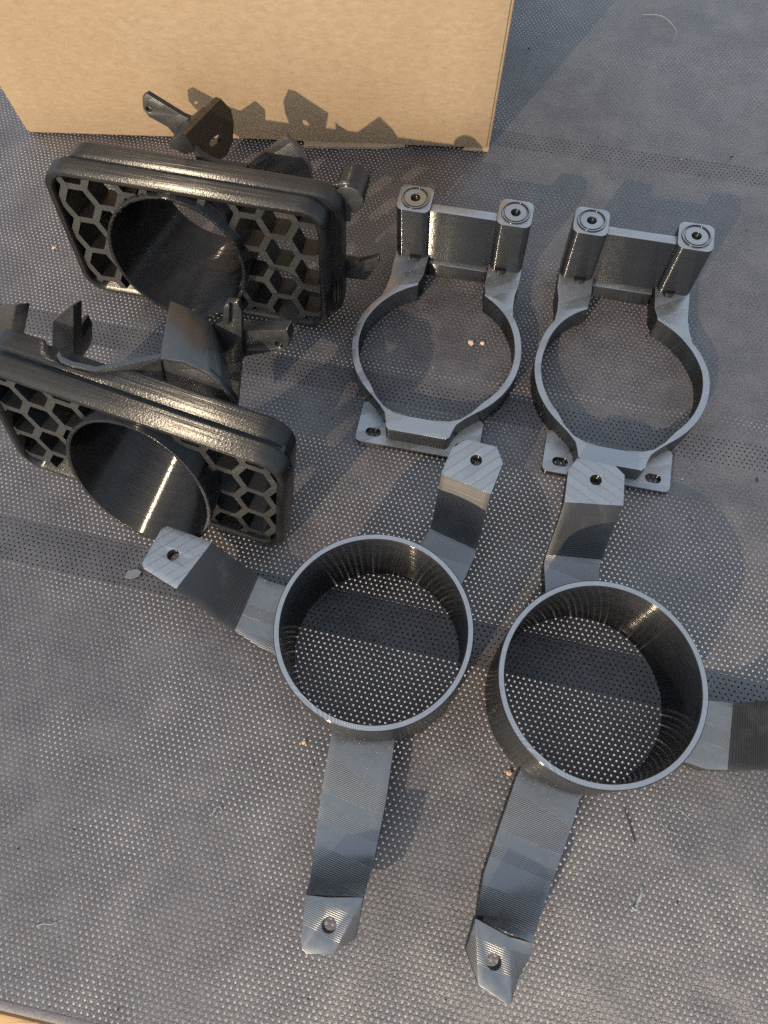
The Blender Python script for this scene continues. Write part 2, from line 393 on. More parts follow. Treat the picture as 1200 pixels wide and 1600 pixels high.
# ------------------------------------------------------------------ tripod ring brackets
LEGS = {
    'A_left': [(-47.6, 113.3, -52.4, 72.5, 12, 2), (-58.7, 113.0, -64.7, 81.4, 12, 2), (-64.8, 116.2, -78.4, 91.2, 13.5, 3), (-83.2, 128.5, -99.3, 106.1, 30, 22), (-104.8, 137.8, -114.9, 116.6, 30.5, 24), (-107.8, 136.6, -116.0, 119.6, 30.5, 24)],
    'A_top': [(11.5, 121.5, 39.8, 100.1, 12, 2), (19.2, 131.1, 43.8, 119.5, 12.5, 2.5), (23.8, 136.7, 45.1, 123.4, 12.5, 2.5), (28.9, 156.4, 52.1, 144.0, 33, 25), (35.3, 169.8, 59.7, 159.8, 33.5, 27), (42.8, 174.3, 57.5, 169.1, 33.5, 27)],
    'A_bottom': [(-29.6, 40.4, -0.9, 38.9, 12, 2), (-30.9, 33.4, -1.3, 31.6, 12, 2), (-35.1, 12.6, -6.0, 9.0, 12, 1.5), (-36.7, 3.2, -8.4, 0.2, 12, 1), (-38.8, -11.6, -11.5, -11.7, 13, 2), (-39.6, -21.8, -14.9, -21.9, 22, 12), (-40.4, -25.5, -16.9, -27.6, 29, 21)],
    'B_top': [(73.1, 99.5, 102.2, 97.8, 12, 2), (77.5, 114.1, 104.5, 111.2, 12.5, 2.5), (79.5, 119.5, 106.0, 114.6, 14, 3.5), (84.1, 129.7, 109.9, 124.2, 22, 11), (87.6, 139.1, 115.6, 135.4, 30, 20), (91.8, 155.8, 118.8, 151.3, 30.5, 24), (97.1, 161.8, 115.2, 156.4, 30.5, 24)],
    'B_right': [(137.8, 45.1, 124.7, 16.0, 12, 2), (150.1, 43.2, 136.9, 14.3, 12, 2), (155.6, 41.6, 148.6, 13.1, 13.5, 3), (173.9, 41.0, 166.6, 12.2, 30, 22), (192.7, 39.3, 184.6, 13.8, 30.5, 24), (195.3, 36.5, 189.0, 16.1, 30.5, 24)],
    'B_bottom': [(55.2, 20.6, 82.5, 11.0, 12, 2), (52.0, 15.0, 79.0, 4.8, 12, 2), (43.1, -3.3, 75.2, -3.9, 12, 1.5), (33.9, -22.5, 65.4, -22.1, 12, 1), (31.2, -30.7, 60.3, -30.0, 15, 3), (28.6, -37.0, 53.5, -40.6, 22, 13), (27.4, -37.4, 48.9, -47.2, 29, 21)],
}
FA = {
    'FL': (-40.6, -25.6, 28),
    'X1': (-31.5, -26.8, 30.5),
    'FR': (-16.9, -27.5, 30.5),
    'R2': (-20.6, -42.3, 25),
    'T2': (-29.5, -46.9, 30.5),
    'T1': (-40.0, -46.4, 30.5),
    'BL': (-42.0, -44.5, 30.5),
    'L2': (-42.2, -40.8, 30.5),
    'H': (-31.0, -36.8, 30.5),
}
FB = {
    'FL': (27.3, -37.2, 30.5),
    'M': (40.2, -44.4, 30.5),
    'FR': (49.1, -47.3, 28),
    'Lw': (22.6, -48.2, 25),
    'L3': (26.1, -60.0, 30.5),
    'T1': (35.5, -66.4, 30.5),
    'T2': (38.2, -66.5, 30.5),
    'R2': (42.3, -59.6, 26),
    'R1': (49.8, -49.6, 25),
    'H': (33.0, -52.6, 30.5),
}
HOLES = {
    'A_left': (-101.5, 122.9),
    'A_top': (46.7, 162.4),
    'B_top': (104.4, 149.5),
    'B_right': (179.6, 26.6),
}
PL = {
    'g1_arm': [(-57.8, 96.0, 60.1), (-54.2, 96.0, 62.6), (-34.8, 96.0, 52.0), (-24.3, 96.0, 49.2), (-31.0, 96.0, 35.0), (-42.8, 96.0, 37.8), (-46.7, 96.0, 43.2), (-56.8, 96.0, 47.9), (-59.2, 96.0, 52.7)],
    'g1_armhole': [(-55.6, 96.0, 52.7)],
    'g1_block': [(-33.2, 84.0, 50.6), (-20.4, 84.0, 61.1), (-24.2, 84.0, 39.9), (-33.2, 84.0, 35.4), (-43.0, 84.0, 39.2), (-39.2, 84.0, 45.3)],
    'g1_plate': [(-5.6, 31.7, 90.1), (-3.2, 79.5, 78.7), (-2.7, 90.9, 64.5), (-2.6, 91.4, 56.0), (-2.9, 86.3, 47.9), (-3.4, 76.4, 46.4), (-4.3, 58.6, 54.1), (-4.9, 45.6, 65.3), (-5.3, 38.7, 76.3)],
    'g1_slot': [(-4.3, 58.2, 66.7), (-3.5, 73.6, 60.6)],
    'g1_u': [(-1.8, 30.0, 84.0), (0.2, 30.0, 81.7), (4.9, 30.0, 78.7), (13.3, 30.0, 77.2), (24.7, 30.0, 78.1)],
    'g1_tri': [(13.3, 60.0, 53.3), (37.7, 60.0, 76.8), (44.5, 60.0, 69.7), (50.3, 60.0, 57.8)],
    'g1_boss': [(66.7, 38.0, 69.6), (70.3, 38.0, 77.3), (80.3, 38.0, 83.1), (88.9, 38.0, 76.9), (89.2, 38.0, 68.9), (82.6, 38.0, 60.2)],
    'g1_low': [(84.1, 28.0, 29.4), (95.2, 28.0, 35.5), (95.4, 28.0, 29.9), (88.1, 28.0, 16.5), (84.2, 28.0, 14.3)],
    'g2_block': [(-82.2, 36.0, 78.6), (-69.7, 36.0, 85.1), (-80.5, 36.0, 59.2), (-94.4, 36.0, 50.6)],
    'g2_blockR': [(-75.7, 44.0, 62.5), (-79.5, 44.0, 52.1)],
    'g2_tab': [(-57.3, 40.0, 74.9), (-44.4, 40.0, 91.4), (-42.5, 40.0, 92.6), (-52.6, 40.0, 48.4), (-63.0, 40.0, 53.5)],
    'g2_tabdark': [(-55.0, 48.0, 60.4), (-52.2, 48.0, 61.7), (-51.4, 48.0, 56.2), (-53.6, 48.0, 45.0), (-56.2, 48.0, 37.3), (-61.2, 48.0, 34.8)],
    'g2_u': [(-45.4, 30.0, 69.3), (-42.0, 30.0, 64.2), (-37.0, 30.0, 62.8), (-26.4, 30.0, 68.7), (-11.6, 30.0, 78.9), (2.8, 30.0, 90.4)],
    'g2_front': [(2.8, 30.0, 90.4), (14.3, 30.0, 93.8), (25.2, 30.0, 91.5), (32.3, 30.0, 84.7), (37.5, 30.0, 76.4)],
    'g2_back': [(-7.5, 63.0, 89.0), (0.3, 63.0, 88.1), (8.0, 63.0, 85.7), (13.0, 63.0, 82.2)],
    'g2_dark': [(12.1, 62.0, 81.9), (18.3, 62.0, 87.6), (19.9, 62.0, 100.5), (22.6, 62.0, 102.7), (26.1, 62.0, 103.3), (28.0, 62.0, 98.7), (26.8, 62.0, 62.7), (23.1, 62.0, 22.6), (12.9, 62.0, 29.1), (9.7, 62.0, 47.8)],
    'g2_cap': [(19.2, 61.0, 89.0), (20.4, 61.0, 100.9), (21.8, 61.0, 103.4), (23.5, 61.0, 103.1), (22.4, 61.0, 89.6)],
    'g2_arm': [(9.0, 66.0, 72.5), (48.0, 66.0, 91.3), (49.5, 66.0, 86.0), (49.0, 66.0, 80.1), (42.4, 66.0, 73.5), (28.6, 66.0, 63.1), (16.9, 66.0, 52.1), (7.8, 66.0, 55.3)],
    'g2_armhole': [(44.3, 66.0, 79.2)],
}

def leg_mesh(st, cx, cy, hole=None, foot=None, low=True):
    bm = bmesh.new(); S = [list(s_) for s_ in st]
    f = S[0]
    def onr(x, y, r):
        q = Vector((x - cx, y - cy)); q = q.normalized() * r; return cx + q.x, cy + q.y
    a = onr(f[0], f[1], 41.6); b = onr(f[2], f[3], 41.6)
    S[0] = [a[0], a[1], b[0], b[1], f[4], f[5]]
    for _ in range(2):            # ease the bend where the ramp leaves the low part
        k = max(i for i in range(1, len(S) - 2) if S[i][4] < 15.5 and S[i + 1][4] > S[i][4] + 1.0) if _ == 0 else None
        if k is None: break
        mixs = lambda p, q, f_: [p[j] + (q[j] - p[j]) * f_ for j in range(6)]
        A_, B_0, C_ = S[k - 1], S[k], S[k + 1]
        cut_ = []
        for f_ in (0.0, 0.25, 0.5, 0.75, 1.0):
            p = mixs(A_, B_0, 0.45 + 0.55 * f_); q = mixs(B_0, C_, 0.42 * f_); cut_.append(mixs(p, q, f_))
        S = S[:k] + cut_ + S[k + 1:]
    L = [Vector((s_[0] - cx, s_[1] - cy, s_[4])) for s_ in S]; R = [Vector((s_[2] - cx, s_[3] - cy, s_[4])) for s_ in S]
    N = 8; T_, B_ = [], []
    for l, r, s_ in zip(L, R, S):
        T_.append([bm.verts.new(l.lerp(r, k / N)) for k in range(N + 1)])
        B_.append([bm.verts.new(Vector((*l.lerp(r, k / N).xy, s_[5]))) for k in range(N + 1)])
        if len(T_) == 1:          # the root hugs the ring wall
            for v in T_[0] + B_[0]:
                q = v.co.xy.normalized() * 41.9; v.co.x, v.co.y = q.x, q.y
    n = len(S)
    for i in range(n - 1):
        for k in range(N):
            bm.faces.new((T_[i][k], T_[i][k + 1], T_[i + 1][k + 1], T_[i + 1][k])); bm.faces.new((B_[i][k + 1], B_[i][k], B_[i + 1][k], B_[i + 1][k + 1]))
        bm.faces.new((T_[i][0], T_[i + 1][0], B_[i + 1][0], B_[i][0])); bm.faces.new((T_[i + 1][N], T_[i][N], B_[i][N], B_[i + 1][N]))
    for i, rv in ((0, 0), (n - 1, 1)):
        for k in range(N): bm.faces.new((T_[i][k], T_[i][k + 1], B_[i][k + 1], B_[i][k]))
    return bm
def cut_cyl(x, y, r):
    c = bmesh.new(); cyl(c, (x, y), r, -5, 60); return c
def tripod(cx, cy, z_h, label, legs):
    t = thing('ring_bracket', label, 'bracket', Matrix.Translation((cx * MM, cy * MM, 0)), 'three legged ring brackets')
    bm = bmesh.new(); R0, R1, n = 43.0, 40.2, 160
    prof = [(R0 - 0.5, 0.2), (R0, 0.8), (R0, z_h - 0.5), (R0 - 0.4, z_h), (R1 + 0.4, z_h), (R1, z_h - 0.5), (R1, 0.8), (R1 + 0.4, 0.2)]
    rows = []
    for k in range(n):
        a = 2 * math.pi * k / n; wob = 1 + 0.0012 * math.sin(3 * a + cx)
        rows.append([bm.verts.new((r * wob * math.cos(a), r * wob * math.sin(a), z)) for r, z in prof])
    for k in range(n):
        A, B = rows[k], rows[(k + 1) % n]
        for i in range(8): bm.faces.new((A[i], B[i], B[(i + 1) % 8], A[(i + 1) % 8]))
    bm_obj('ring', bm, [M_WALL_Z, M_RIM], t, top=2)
    for nm, hole, foot in legs:
        st = LEGS[nm]
        cut = cut_cyl(hole[0] - cx, hole[1] - cy, 2.9)
        bm = leg_mesh(st, cx, cy, foot=foot)
        if foot:
            # faceted pointed foot: flat middle band, two facets falling away at the sides
            F = FOOT[nm]; pts = {k: Vector((v[0] - cx, v[1] - cy, v[2])) for k, v in F['v'].items()}
            bmf = bmesh.new(); vv = {k: bmf.verts.new(p) for k, p in pts.items()}
            lo = {k: bmf.verts.new((pts[k].x, pts[k].y, 20.5)) for k in F['out']}
            for f in F['faces']: bmf.faces.new([vv[k] for k in f])
            out = F['out']
            for k in range(len(out)):
                a, b = out[k], out[(k + 1) % len(out)]; bmf.faces.new((vv[a], vv[b], lo[b], lo[a]))
            bmf.faces.new([lo[k] for k in out][::-1])
            T_ = bm_obj('leg', bm, [M_WALL_Z, M_LEG], t, 0.5, 2, top=2)
            for p in T_.data.polygons: p.material_index = 1 if p.normal.z > 0.25 else 0
            fo = bm_obj('foot', bmf, [M_WALL_Z, M_LEG], T_, 0.3, 2, cut=cut)
            for p in fo.data.polygons: p.material_index = 1 if p.normal.z > 0.5 else 0
        else:
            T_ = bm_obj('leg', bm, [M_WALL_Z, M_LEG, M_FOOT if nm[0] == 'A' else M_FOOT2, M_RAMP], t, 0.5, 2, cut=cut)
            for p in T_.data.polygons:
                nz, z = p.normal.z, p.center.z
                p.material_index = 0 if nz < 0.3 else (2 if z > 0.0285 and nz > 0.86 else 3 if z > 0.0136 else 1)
    return t
FOOT = dict(
    A_bottom=dict(v=FA, out=['FL', 'L2', 'BL', 'T1', 'T2', 'R2', 'FR', 'X1'], faces=[('FL', 'X1', 'L2'), ('FR', 'R2', 'T2'), ('X1', 'FR', 'T2', 'T1', 'BL', 'L2')]),
    B_bottom=dict(v=FB, out=['FL', 'Lw', 'L3', 'T1', 'T2', 'R2', 'R1', 'FR', 'M'], faces=[('FL', 'Lw', 'L3'), ('M', 'R1', 'FR'), ('M', 'R2', 'R1'), ('M', 'T2', 'R2'), ('FL', 'M', 'T2', 'T1', 'L3')]))
tripod(-7.3, 77.1, 51.5, 'black ring bracket with three legs all in view, left of the other tripod ring', [('A_left', HOLES['A_left'], 0), ('A_top', HOLES['A_top'], 0), ('A_bottom', FA['H'], 1)])
tripod(86.2, 49.4, 53.0, 'black ring bracket whose right leg runs out of the picture at the right edge', [('B_top', HOLES['B_top'], 0), ('B_right', HOLES['B_right'], 0), ('B_bottom', FB['H'], 1)])

# ------------------------------------------------------------------ clamp brackets with twin screw posts
def clamp(cx, cy, label, dx=0.0):
    sh = lambda x, y: x + dx * min(1.0, max(0.0, (y - 10.0) / 40.0))
    ang = math.radians(-15.0)
    t = thing('clamp_bracket', label, 'bracket', Matrix.Translation((cx * MM, cy * MM, 0)) @ Matrix.Rotation(ang, 4, 'Z'), 'ring clamps with two screw posts')
    Ro, Ri, H = 47.0, 43.2, 15.0
    def arc(r, a0, a1, n): return [(r * math.cos(math.radians(a0 + (a1 - a0) * k / n)), r * math.sin(math.radians(a0 + (a1 - a0) * k / n))) for k in range(n + 1)]
    # outer outline, counter-clockwise from the right neck
    outer = arc(Ro, -52, 36, 30) + [(36.8, 34.0), (36.2, 42), (37, 50), (37, 62), (36.5, 76), (17.5, 76)]
    inner_r = [(17.5, 60), (17.8, 46), (19.0, 41.5)]
    ring_in = arc(Ri, 63.5, -44, 36)
    low = [(26, -37.5), (21, -42.5), (15, -45.2), (6, -46.2), (-6, -46.2), (-15, -45.2), (-21, -42.5), (-26, -37.5)]
    ring_in2 = arc(Ri, -136, -243.5, 36)
    inner_l = [(-19.0, 41.5), (-17.8, 46), (-17.5, 60)]
    outer2 = [(-17.5, 76), (-36.5, 76), (-37, 62), (-37, 50), (-36.2, 42), (-36.8, 34.0)] + arc(Ro, 144, 232, 30)
    neck = [(-23.5, -42), (-19.5, -46.5), (-18, -51), (-17.3, -54.5), (-15.5, -56.3), (15.5, -56.3), (17.3, -54.5), (18, -51), (19.5, -46.5), (23.5, -42)]
    pts = outer + inner_r + ring_in + low + ring_in2 + inner_l + outer2 + neck
    bm = bmesh.new(); prism(bm, [(sh(x, y), y, 0.6) for x, y in pts], (), (0, 0, H - 0.6))
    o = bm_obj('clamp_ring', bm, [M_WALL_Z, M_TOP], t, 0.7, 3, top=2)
    # low ledge tying the two necks below the web
    bm = bmesh.new(); box(bm, (-17.4 + dx, 59.0, 0.6), (17.4 + dx, 72, 10.5)); bm_obj('ledge', bm, [M_WALL_Z, M_TOP], t, 0.8, 2, top=2)
    # base plate with two slotted ears
    def slot(x0):
        return [(x, y, 0.3) for x, y in (rrect(x0, -53.6, 4.2, 2.6, 2.55, 6))][::-1]
    side = [(33.5, -37.5), (32.6, -36.0), (30.8, -35.3)] + arc(45.2, -50, -58, 4) + [(20, -46.8)]
    right = rrect(0, -47.5, 33.5, 12.8, 3.0, 5)[18:24]
    bm = bmesh.new(); ol = [(-x, y) for x, y in right][::-1] + right + side + [(-x, y) for x, y in side][::-1]
    prism(bm, [(x, y, 0.3) for x, y in ol], [slot(-24.5), slot(24.5)], (0, 0, 3.4))
    bm_obj('base_plate', bm, [M_WALL_Z, M_TOP], t, top=2)
    # web between the posts
    bm = bmesh.new(); box(bm, (-22 + dx, 61.4, 12.2), (22 + dx, 67.0, 49.4)); bm_obj('web_plate', bm, [M_WALL_Z, M_TOP], t, 0.5, 2, top=2)
    for sx in (-27.5 + dx, 27.5 + dx):
        bm = bmesh.new(); ol = rrect(sx, 67.3, 9.4, 9.2, 4.0, 7)
        prism(bm, [(x, y, 13.0) for x, y in ol], (), (0, 0, 37.8))
        cut = bmesh.new(); cyl(cut, (sx, 67.3), 2.5, -10, 70)
        p = bm_obj('screw_post', bm, [M_WALL_Z, M_TOP], t, 0.5, 2, top=2, cut=cut)
        # raised washer seat round the hole
        for r0, r1, z0, z1 in ((6.9, 7.8, 50.5, 51.7), (2.5, 6.1, 50.5, 51.3)):
            bm = bmesh.new(); n = 48; pr = [(r0, z0), (r1, z0), (r1, z1 - 0.2), (r1 - 0.2, z1), (r0 + 0.2, z1), (r0, z1 - 0.2)]
            rows = [[bm.verts.new((sx + r * math.cos(2 * math.pi * k / n), 67.3 + r * math.sin(2 * math.pi * k / n), z)) for r, z in pr] for k in range(n)]
            for k in range(n):
                for i in range(6): bm.faces.new((rows[k][i], rows[(k + 1) % n][i], rows[(k + 1) % n][(i + 1) % 6], rows[k][(i + 1) % 6]))
            bm_obj('washer_seat', bm, [M_WALL_Z, M_TOP], p, top=2)
        # nut pocket lip at the foot of the post
        bm = bmesh.new(); cyl(bm, (sx + (2.5 if sx < dx else -2.5), 58.0), 3.4, 14.5, 17.6, n=6); bm_obj('nut_pocket', bm, M_WALL_Z, p, 0.4, 2)
    return t
clamp(34.1, 242.5, 'black clamp ring with two screw posts, next to the honeycomb grille by the box', 1.8)
clamp(132.8, 218.4, 'black clamp ring with two screw posts, rightmost, its pale top reflecting blue sky', -4.2)

# ------------------------------------------------------------------ honeycomb bezels
HW, HH = 72.8, 83.85
def bezel(mat, cx, label, rear):
    t = thing('honeycomb_bezel', label, 'bezel', mat, 'honeycomb lamp bezels')
    # frame: closed profile swept round a rounded rectangle
    prof = [(-4.6, 2.6), (-4.5, 1.1), (-4.1, 0.5), (-3.4, 0.2), (-1.7, 0.25), (-0.7, 0.8), (-0.1, 1.8), (0.1, 3.0), (0.3, 8.6), (0.15, 9.6), (-0.6, 10.3), (-1.5, 10.8), (-1.7, 11.6),
            (-1.5, 12.2), (-0.4, 12.7), (0.1, 13.5), (0.2, 15.0), (-0.2, 22.8), (-1.0, 24.3), (-4.2, 24.6), (-4.6, 23.5)]
    n = 10
    def ring(off):
        r_ = rrect(0, HH / 2, HW + off, HH / 2 + off, 13.5 + off, n); a_, b_ = r_[n], r_[n + 1]
        return r_[:n + 1] + [(a_[0] + (b_[0] - a_[0]) * k / 48, a_[1]) for k in range(1, 48)] + r_[n + 1:]
    rings = [(ring(o_), y) for o_, y in prof]
    bm = bmesh.new(); 
    def dep(x, y, z):
        if z < HH - 3 or y < 12.3 or cx < 0: return y
        k = 1.0 - 0.8 * max(0.0, 1 - abs((x + 29.0) / 17.0) ** 3) if -46 < x < -12 else 1.0
        return 12.3 + (y - 12.3) * k
    sft = 5.5 if cx < 0 else -3.0
    V_ = [[bm.verts.new((x + sft * min(1.0, max(0.0, (y - 11.4) / 2.0)), dep(x, y, z), z)) for x, z in r] for r, y in rings]; m = len(V_[0]); q = len(V_)
    for a in range(q):
        for k in range(m): bm.faces.new((V_[a][k], V_[a][(k + 1) % m], V_[(a + 1) % q][(k + 1) % m], V_[(a + 1) % q][k]))
    bm_obj('frame', bm, M_WALL_Y, t, angle=50)
    # light tube: round lip that leans forward at the bottom, running back to a smaller opening
    bm = bmesh.new(); N = 120; rows = []
    sk = 6.0 if cx < 0 else -4.0
    a_cut = math.radians(52.0 if cx < 0 else 84.0); y_cut = 22.0 if cx < 0 else 18.0
    for k in range(N):
        a = 2 * math.pi * k / N; ca, sa = math.cos(a), math.sin(a)
        fz = (sa + 1) / 2; yl = -1.5 - 8.5 * (1 - fz) ** 1.3 if cx < 0 else -9.5 + 8.0 * sa - 3.0 * ca
        x0, z0, r0 = cx, 41.3, 37.6; x1, z1, r1 = cx + sk, 42.0, 33.5; cc = max(0.0, math.cos(a - a_cut)); y1 = 50.0 - (50.0 - y_cut) * (cc * cc * (3 - 2 * cc)) ** 0.6
        f = lambda r, x, z, y: (x + r * ca, y, z + r * sa)
        rows.append([bm.verts.new(p) for p in (f(r0, x0, z0, yl + 0.3), f(r0 - 0.5, x0, z0, yl), f(r0 - 1.5, x0, z0, yl), f(r0 - 2.0, x0, z0, yl + 0.4),
                     f((r0 + r1) / 2 - 2.0, (x0 + x1) / 2, (z0 + z1) / 2, y1 * 0.55), f(r1 - 2.0, x1, z1, y1), f(r1, x1, z1, y1), f((r0 + r1) / 2, (x0 + x1) / 2, (z0 + z1) / 2, y1 * 0.55))])
    for k in range(N):
        A, B = rows[k], rows[(k + 1) % N]
        for i in range(8): bm.faces.new((A[i], B[i], B[(i + 1) % 8], A[(i + 1) % 8]))
    bm_obj('light_tube', bm, M_TUBE, t, angle=40)
    # honeycomb either side of the tube
    pz, dx, wd, y0, y1 = 21.0, 15.0, 1.8, 2.2, 14.0
    hexr = lambda X, Z: [(X + 10.0, Z), (X + 5.0, Z + pz / 2), (X - 5.0, Z + pz / 2), (X - 10.0, Z), (X - 5.0, Z - pz / 2), (X + 5.0, Z - pz / 2)]
    edges = {}
    sgn = 1 if cx < 0 else -1
    for k in range(-9, 3):
        for m_ in range(-4, 5):
            X = 47.4 + dx * k; Z = 51.9 + pz * m_ + (pz / 2 if k % 2 else 0); X *= sgn
            P_ = hexr(X, Z)
            for i in range(6):
                a, b = P_[i], P_[(i + 1) % 6]
                key = tuple(sorted((tuple(round(v_, 1) for v_ in a), tuple(round(v_, 1) for v_ in b)))); edges[key] = (a, b)
    sides = {0: bmesh.new(), 1: bmesh.new()}
    ok = lambda x, z: abs(x) < HW - 4.0 and 4.0 < z < HH - 4.0 and math.hypot(x - cx, z - 41.3) > 36.0
    for a, b in edges.values():
        S_ = [i / 40 for i in range(41) if ok(a[0] + (b[0] - a[0]) * i / 40, a[1] + (b[1] - a[1]) * i / 40)]
        if len(S_) < 4: continue
        s0, s1 = max(0, S_[0] - 0.02), min(1, S_[-1] + 0.02)
        p = Vector((a[0] + (b[0] - a[0]) * s0, a[1] + (b[1] - a[1]) * s0)); r = Vector((a[0] + (b[0] - a[0]) * s1, a[1] + (b[1] - a[1]) * s1))
        d_ = (r - p).normalized(); nn = Vector((-d_.y, d_.x)) * wd
        if s0 <= 0: p = p - d_ * 0.5
        if s1 >= 1: r = r + d_ * 0.5
        jit = random.uniform(-0.05, 0.05)
        prism(sides[0 if (p.x + r.x) / 2 < cx else 1], [(v_.x, y0 + jit, v_.y) for v_ in (p + nn, r + nn, r - nn, p - nn)], (), (0, y1 - y0, 0))
    for b_ in sides.values(): bm_obj('honeycomb_grille', b_, [M_HEX, M_FRONT], t, top=1, smooth=False)
    rear(t)
    return t
def solid(name, pts, d, parent, bevel=0.4, holes=(), mats=None, top=None, cut=None):
    bm = bmesh.new(); prism(bm, pts, holes, d); return bm_obj(name, bm, mats or [M_WALL_Y, M_FRONT], parent, bevel, 2, cut=cut, top=1 if top is None else top)
def rod_y(x, z, r, y0, y1):
    c = bmesh.new(); cyl(c, (x, z), r, y0, y1, 1); return c
def rear1(t):
    h = PL['g1_armhole'][0]
    solid('bracket_arm', PL['g1_arm'], (0, 3.5, 0), t, cut=rod_y(h[0], h[2], 1.7, 50, 120))
    solid('bracket_block', PL['g1_block'], (0, 12, 0), t, 0.8)
    s0, s1 = map(Vector, PL['g1_slot']); dd = (s1 - s0).normalized(); up = Vector((0, 0, 1))
    sl = [s0 + up * 2.2, s0 - dd * 2.2, s0 - up * 2.2, s1 - up * 2.2, s1 + dd * 2.2, s1 + up * 2.2]
    solid('slotted_plate', PL['g1_plate'], (-3.2, 0.9, 0), t, 0.0, [[tuple(v) for v in sl]], M_WALL_Z)
    u = PL['g1_u']; solid('curved_wall', u + [(26, 30, 50), (-2, 30, 50)], (0, 4, 0), t, 0.6)
    tr = PL['g1_tri']; solid('corner_tab', tr + [(tr[-1][0], 60, 30), (tr[0][0], 60, 30)], (0, 4, 0), t, 0.5, mats=M_FRONT)
    bs = PL['g1_boss']; cb_ = bmesh.new(); cyl(cb_, (79.5, 75.5), 7.8, 22, 40, 1); bm_obj('side_boss', cb_, [M_WALL_Y, M_FRONT], t, 0.6, 2, top=1)
    solid('side_fin', [(70, 24, 60), (80, 24, 60), (80, 24, 84), (72, 24, 82)], (0, 3, 0), t, 0.4)
    lo = PL['g1_low']; solid('lower_arm', [(70, 28, 30)] + lo[:1] + lo[1:4] + [(70, 28, 15)], (0, 4, 0), t, 0.4)
def rear2(t):
    b_ = PL['g2_block']; solid('side_boss', b_, (4, 5, -2), t, 0.8, mats=M_FRONT)
    solid('corner_tab', PL['g2_tab'], (2.0, 4.5, 0), t, 0.5)
    solid('tab_web', PL['g2_tabdark'], (0, 12, 0), t, 0.5)
    U_ = [(-40.5, 17.5, 84.9), (-38, 15.4, 84.8), (-33, 14.8, 84.6), (-22, 16, 85), (-10, 23, 87.4), (2.6, 30, 90.3)]
    bm = bmesh.new(); rows = [[bm.verts.new(p) for p in (q, (q[0], q[1] + 2.4, q[2] + 0.4), (q[0], q[1] + 2.4, 60), (q[0], q[1], 60))] for q in U_]
    for A_, B_ in zip(rows, rows[1:]):
        for j in range(4): bm.faces.new((A_[j], B_[j], B_[(j + 1) % 4], A_[(j + 1) % 4]))
    bm.faces.new(rows[0]); bm.faces.new(rows[-1][::-1]); bm_obj('curved_wall', bm, M_FRONT, t, 0.3, 2)
    f = PL['g2_front']; k = PL['g2_back']
    def interp(P_, n=13):
        out = []
        for i in range(n):
            s_ = i / (n - 1) * (len(P_) - 1); a = min(int(s_), len(P_) - 2); out.append(Vector(P_[a]).lerp(Vector(P_[a + 1]), s_ - a))
        return out
    F_, K_ = interp(f), interp(k + [(17.5, 63, 66)])
    bm = bmesh.new(); n = len(F_); dn = Vector((-0.8, 0, -2.4))
    rows = [[bm.verts.new(p) for p in (F_[i], K_[i], K_[i] + dn, F_[i] + dn)] for i in range(n)]
    for i in range(n - 1):
        for j in range(4): bm.faces.new((rows[i][j], rows[i + 1][j], rows[i + 1][(j + 1) % 4], rows[i][(j + 1) % 4]))
    bm.faces.new(rows[0]); bm.faces.new(rows[-1][::-1]); bm_obj('mount_shell', bm, M_FRONT, t, 0.4, 2)
    solid('shell_front', [(x, y + 1.2, z - 1.5) for x, y, z in f] + [(37, 31.2, 58), (3, 31.2, 58)], (0, 2.5, 0), t, 0.3)
    solid('slotted_plate', PL['g2_dark'], (0, 3.0, 0), t, 0.6)
    solid('plate_lip', PL['g2_cap'], (0, -1.6, 0), t, 0.5)
    h = PL['g2_armhole'][0]
    solid('bracket_arm', PL['g2_arm'], (0, 7.0, 0), t, 0.5, cut=rod_y(h[0], h[2], 1.9, 50, 90))
G1 = Matrix(((0.969518, 0.236266, 0.064917, -0.096350), (-0.241777, 0.965467, 0.097041, 0.281180), (-0.039748, -0.109778, 0.993161, 0.006850), (0, 0, 0, 1)))
G2 = Matrix(((0.926889, 0.339543, 0.159959, -0.121430), (-0.356124, 0.930182, 0.089091, 0.158340), (-0.118541, -0.139543, 0.983095, 0.006030), (0, 0, 0, 1)))

bezel(G1, -8.0, 'black honeycomb bezel beside the cardboard box, its back tabs against the brown front', rear1)
bezel(G2, 3.5, 'black honeycomb bezel at the left edge with gold sun glints along its top', rear2)

